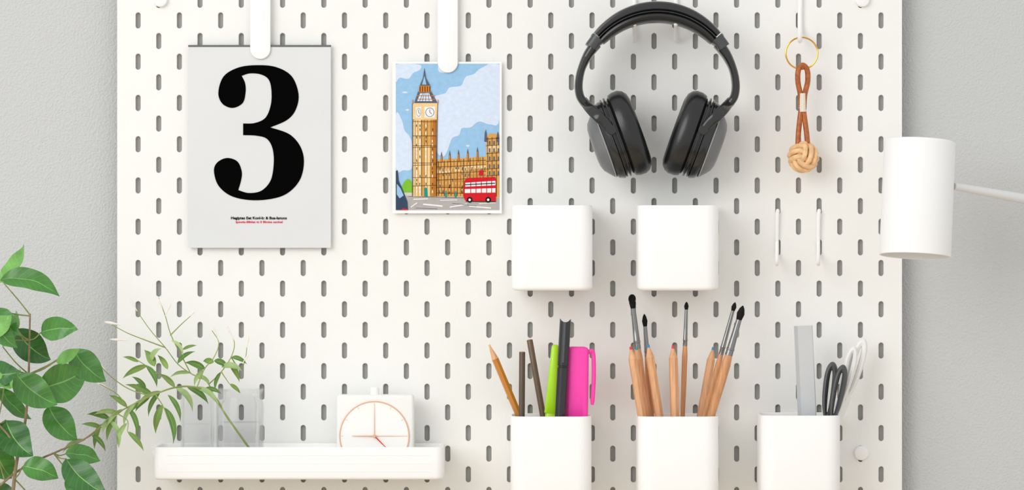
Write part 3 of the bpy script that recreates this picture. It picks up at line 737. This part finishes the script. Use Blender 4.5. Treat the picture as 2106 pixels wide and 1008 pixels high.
big = [
 ((0,582),(49,504),34,2,.12,.5), ((0,576),(122,609),46,0,-.26,.5), ((-12,632),(40,690),44,0,.1,.4), ((6,714),(34,640),38,2,.1,.5), ((-30,690),(24,648),42,2,.1,.3),
 ((84,684),(160,678),46,0,-.12,.1), ((34,676),(104,740),60,4,.16,.2), ((150,718),(218,784),56,0,.14,.3), ((116,742),(164,718),28,2,.1,.5), ((80,800),(177,762),76,0,.08,-.2),
 ((34,770),(118,832),62,0,.14,.2), ((-35,768),(42,764),54,4,.1,.3), ((0,798),(64,862),36,0,.12,.6), ((100,836),(159,904),58,0,.14,.3), ((12,864),(68,938),66,4,.16,.2),
 ((134,934),(206,948),40,0,-.14,.5), ((46,960),(120,984),48,0,-.14,.4), ((136,944),(220,1016),58,4,.14,.3), ((-8,920),(24,984),56,0,.12,.2),
 ((-20,1000),(40,1040),50,4,.1,.3), ((90,1040),(150,1075),50,0,.1,.3), ((-40,900),(14,930),50,0,.1,.2),
 ((-25,650),(36,716),42,0,.1,.5), ((-30,735),(22,800),44,2,.1,.5), ((8,800),(42,760),30,2,.1,.5), ((-25,890),(26,905),40,0,.1,.3), ((150,975),(175,1030),44,0,.1,.3)]
def ld(i): return .125+.06*((i*7) % 6)/5
for i, (b_, t_, w, m_, be, ro) in enumerate(big):
    leaf(mb, b_, t_, w*1.02, ld(i), ld(i)+.02*((i % 3)-1), be, ro, .26, 18, .7, .95, .14, m_)
mb.build('foliage', fm, pl, smooth=60)
mb = MB()
def stem(mb, pts, r0, r1, k=6):
    P = cat_rom([W(*p) for p in pts], k); n = len(P); mb.tube(P, [U(r0+(r1-r0)*i/(n-1)) for i in range(n)], 8)
stem(mb, [(18,1185,.16), (20,1085,.16), (28,1000,.16), (36,940,.155), (50,880,.15), (58,800,.15), (60,720,.15), (62,645,.15)], 4.5, 1.6)
stem(mb, [(20,1085,.16), (-20,1030,.15), (10,990,.15), (60,955,.15), (120,928,.15), (170,905,.15), (205,880,.15)], 3, 1.4)
stem(mb, [(36,940,.155), (20,900,.16), (-5,870,.16), (-30,830,.16)], 2.6, 1.6)
mb.build('main_stem', STB, pl)
mb = MB()
for i, ((bx, by), t_, w, m_, be, ro) in enumerate(big):
    d = ld(i)
    cands = [(60, 700, .15), (59, 770, .15), (56, 830, .15), (45, 900, .152), (30, 985, .16), (110, 932, .15), (10, 990, .15), (-5, 870, .16), (62, 650, .15)]
    q = min(cands, key=lambda c_: math.hypot(c_[0]-bx, (c_[1]-by-25)*1.0))
    if by > 600: stem(mb, [q, ((q[0]+bx)/2, (q[1]+by)/2+4, (q[2]+d)/2), (bx, by, d)], 1.5, 1.1, 4)
stem(mb, [(62,648,.15), (40,620,.15), (4,578,.15)], 1.5, 1.1)
mb.build('petioles', ST, pl)

# ------------------------------------------------------------ thin leaved cutting in the vase
J1 = leaf_mat('cutting_leaf', (122, 156, 78), .5); J1v = leaf_mat('cutting_vein', (176, 196, 136), .5); J2 = leaf_mat('cutting_leaf_pale', (158, 186, 122), .5); J3 = leaf_mat('cutting_leaf_deep', (92, 132, 58), .5)
JS = mat('cutting_stem', (142, 160, 86), .6, var=.2); JB = mat('pale_bud', (244, 236, 230), .5, var=.03)
jz = thing('jasmine_cutting', W(517, 925, .05), 'thin leaved trailing cutting with pale pointed buds spilling from the vase', 'plant cutting')
stems = [
 [(522,935,.045), (490,890,.05), (462,850,.055), (440,815,.06), (405,797,.075), (360,797,.09), (310,815,.10), (262,838,.105), (222,862,.11), (188,895,.11), (150,915,.11)],
 [(440,815,.06), (425,785,.065), (392,768,.07), (365,748,.07), (340,715,.07), (310,680,.07), (282,640,.07), (268,615,.07)],
 [(392,768,.07), (375,735,.07), (352,690,.07), (340,650,.07), (326,612,.07)],
 [(340,715,.07), (300,700,.075), (262,685,.08), (225,665,.08)],
 [(405,797,.075), (420,760,.075), (440,735,.075), (450,705,.075), (436,680,.075)],
 [(430,790,.065), (455,765,.07), (475,735,.07), (482,705,.07), (468,672,.07)],
 [(360,797,.09), (330,772,.09), (300,752,.09), (278,738,.09)],
 [(310,815,.10), (265,800,.10), (225,772,.10), (195,738,.10)],
 [(262,838,.105), (240,810,.11), (205,790,.11)],
 [(475,735,.07), (495,760,.065), (505,735,.065), (508,712,.065)],
 [(320,812,.10), (335,835,.10), (345,862,.10)], [(240,850,.11), (262,865,.11), (262,888,.11)], [(455,765,.07), (472,790,.07)], [(350,690,.07), (372,668,.07), (392,650,.07)]]
mb = MB()
for i, s_ in enumerate(stems): stem(mb, s_, 2.4 if i == 0 else 1.3, 1.0 if i == 0 else .7)
mb.build('stems', JS, jz)
mb = MB(); fm = [J1, J1v, J2, J1v, J3, J1v]
jl = [((304,752),(258,772),15), ((300,752),(320,788),14), ((312,742),(330,716),16), ((318,754),(299,720),22), ((422,760),(384,744),18), ((420,762),(402,788),13), ((440,745),(420,740),16), ((440,742),(466,752),16), ((455,755),(494,760),18), ((470,745),(490,778),14),
 ((475,735),(504,744),12), ((360,797),(392,838),17), ((360,797),(330,768),14), ((385,797),(424,824),16), ((400,797),(446,832),15), ((316,815),(264,790),16), ((310,815),(282,840),14), ((336,806),(286,832),13), ((262,838),(228,812),14), ((262,838),(280,888),14), ((246,852),(198,850),15), ((240,852),(222,898),14),
 ((226,862),(184,850),16), ((222,862),(242,912),13), ((210,880),(172,870),12), ((188,895),(214,922),13), ((176,905),(134,925),14), ((335,832),(322,882),18), ((338,838),(354,902),17), ((262,870),(246,912),14), ((262,888),(292,920),13), ((345,812),(368,858),13), ((280,830),(258,870),13),
 ((285,745),(256,732),10), ((365,748),(398,722),12), ((352,700),(374,726),10), ((345,760),(326,730),14), ((300,800),(274,774),13), ((430,790),(408,770),12), ((472,790),(492,804),10), ((455,765),(444,796),10), ((392,768),(354,772),11), ((375,720),(402,708),8),
 ((330,806),(308,848),13), ((236,856),(214,884),15), ((208,872),(196,915),13), ((420,800),(452,806),12), ((256,842),(224,872),12), ((300,820),(262,852),12)]
for i, (b_, t_, w) in enumerate(jl):
    d = .07 if b_[0] > 350 else .09
    if b_[0] < 300: d = .105
    dx, dyy = t_[0]-b_[0], t_[1]-b_[1]
    t2 = (b_[0]+dx*1.12, b_[1]+dyy*1.12+4)
    be = (.26 if dx < 0 else -.26)*(.6+.3*(i % 3))
    leaf(mb, b_, t2, w*.82, d, d+.006*((i % 3)-1), be, .15+.2*(i % 3), .3, 11, .8, 1.2, .1, (0, 2, 4)[(i*5) % 3])
mb.build('foliage', fm, jz, smooth=60)
mb = MB()
for (x0, y0, x1, y1, r) in ((248,668,214,662,3.2), (282,640,266,612,2.2), (335,640,325,612,2.2), (262,700,225,698,2.4), (205,790,188,780,3.6), (232,804,196,786,3.2), (206,752,184,722,4), (215,760,200,745,3), (450,700,436,668,2), (482,700,466,670,2), (508,715,511,690,2), (392,650,400,640,1.8), (500,745,512,728,2), (340,650,352,622,2)):
    A = W(x0, y0, .085); B = W(x1, y1, .087); mb.tube([A+(B-A)*f for f in (0, .3, .6, .85, 1)], [U(r*k) for k in (.35, .6, 1, .7, .1)], 8)
mb.build('flower_buds', JB, jz)

# ------------------------------------------------------------ lamp
dl = .12
A = W(1892, 290, dl-.004); B = W(1882, 526, dl+.006); ax = (B-A).normalized(); R = U(73.5, dl); L = (B-A).length
lamp = thing('wall_lamp', W(2230, 445, 0), 'white cylindrical lamp shade on a thin arm right of the pegboard', 'lamp')
mb = MB(); mb.disc_stack(A, ax, [(0, R*.2), (0, R*.93), (.0006, R*.975), (.002, R), (L, R), (L+.0004, R*.985), (L, R*.97), (.003, R*.97), (.003, R*.2)], 64); mb.build('lamp_shade', M_WHITE2, lamp)
mb = MB(); mb.disc_stack(A+ax*.02, ax, [(0, .014), (.02, .014), (.022, .010), (.03, .012), (.04, .02), (.055, .024), (.068, .018), (.074, .004)], 24); mb.build('bulb', mat('frosted_bulb', (245, 244, 240), .4), lamp)
P0 = W(1962, 383, dl); P1 = W(2232, 432, .02)
mb = MB(); mb.tube([P0, P0*.5+P1*.5, P1], [U(7.5), U(10), U(12)], 16); mb.build('arm', mat('arm_white', (226, 227, 226), .35), lamp)
mb = MB(); mb.disc_stack(P0-Vector((.003, 0, 0)), (P1-P0), [(0, U(8)), (.003, U(8)), (.004, U(7))], 16); mb.build('joint', mat('pale_brass', (190, 180, 150), .3, .5), lamp)
mb = MB(); mb.disc_stack((P1.x, YW, P1.z), (0, -1, 0), [(0, .025), (.008, .025), (.010, .022), (.012, .010), (YW+.02, .008)], 32); mb.build('wall_bracket', M_WHITE2, lamp)

# ------------------------------------------------------------ light + camera
def area(name, loc, target, size, power, col=(1, 1, 1)):
    l = bpy.data.lights.new(name, 'AREA'); l.size = size; l.energy = power; l.color = col; l.shape = 'DISK'
    o = bpy.data.objects.new(name, l); COL.objects.link(o); o.location = loc
    o.rotation_euler = (Vector(target)-Vector(loc)).to_track_quat('-Z', 'Y').to_euler(); return o
area('window_light', (-2.0, -3.0, 2.5), (0, 0, 1.3), 2.6, 56, (1, .995, .985))
w = bpy.data.worlds.new('World'); SC.world = w; w.use_nodes = True
bg = w.node_tree.nodes['Background']; bg.inputs['Color'].default_value = (1, 1, .995, 1); bg.inputs['Strength'].default_value = .88
cam = bpy.data.cameras.new('Camera'); co = bpy.data.objects.new('Camera', cam); COL.objects.link(co)
co.location = (0, -D, ZC); co.rotation_euler = (PI/2, 0, 0); cam.sensor_width = 36; cam.lens = 36*D/(2106*S); cam.clip_end = 50
SC.camera = co
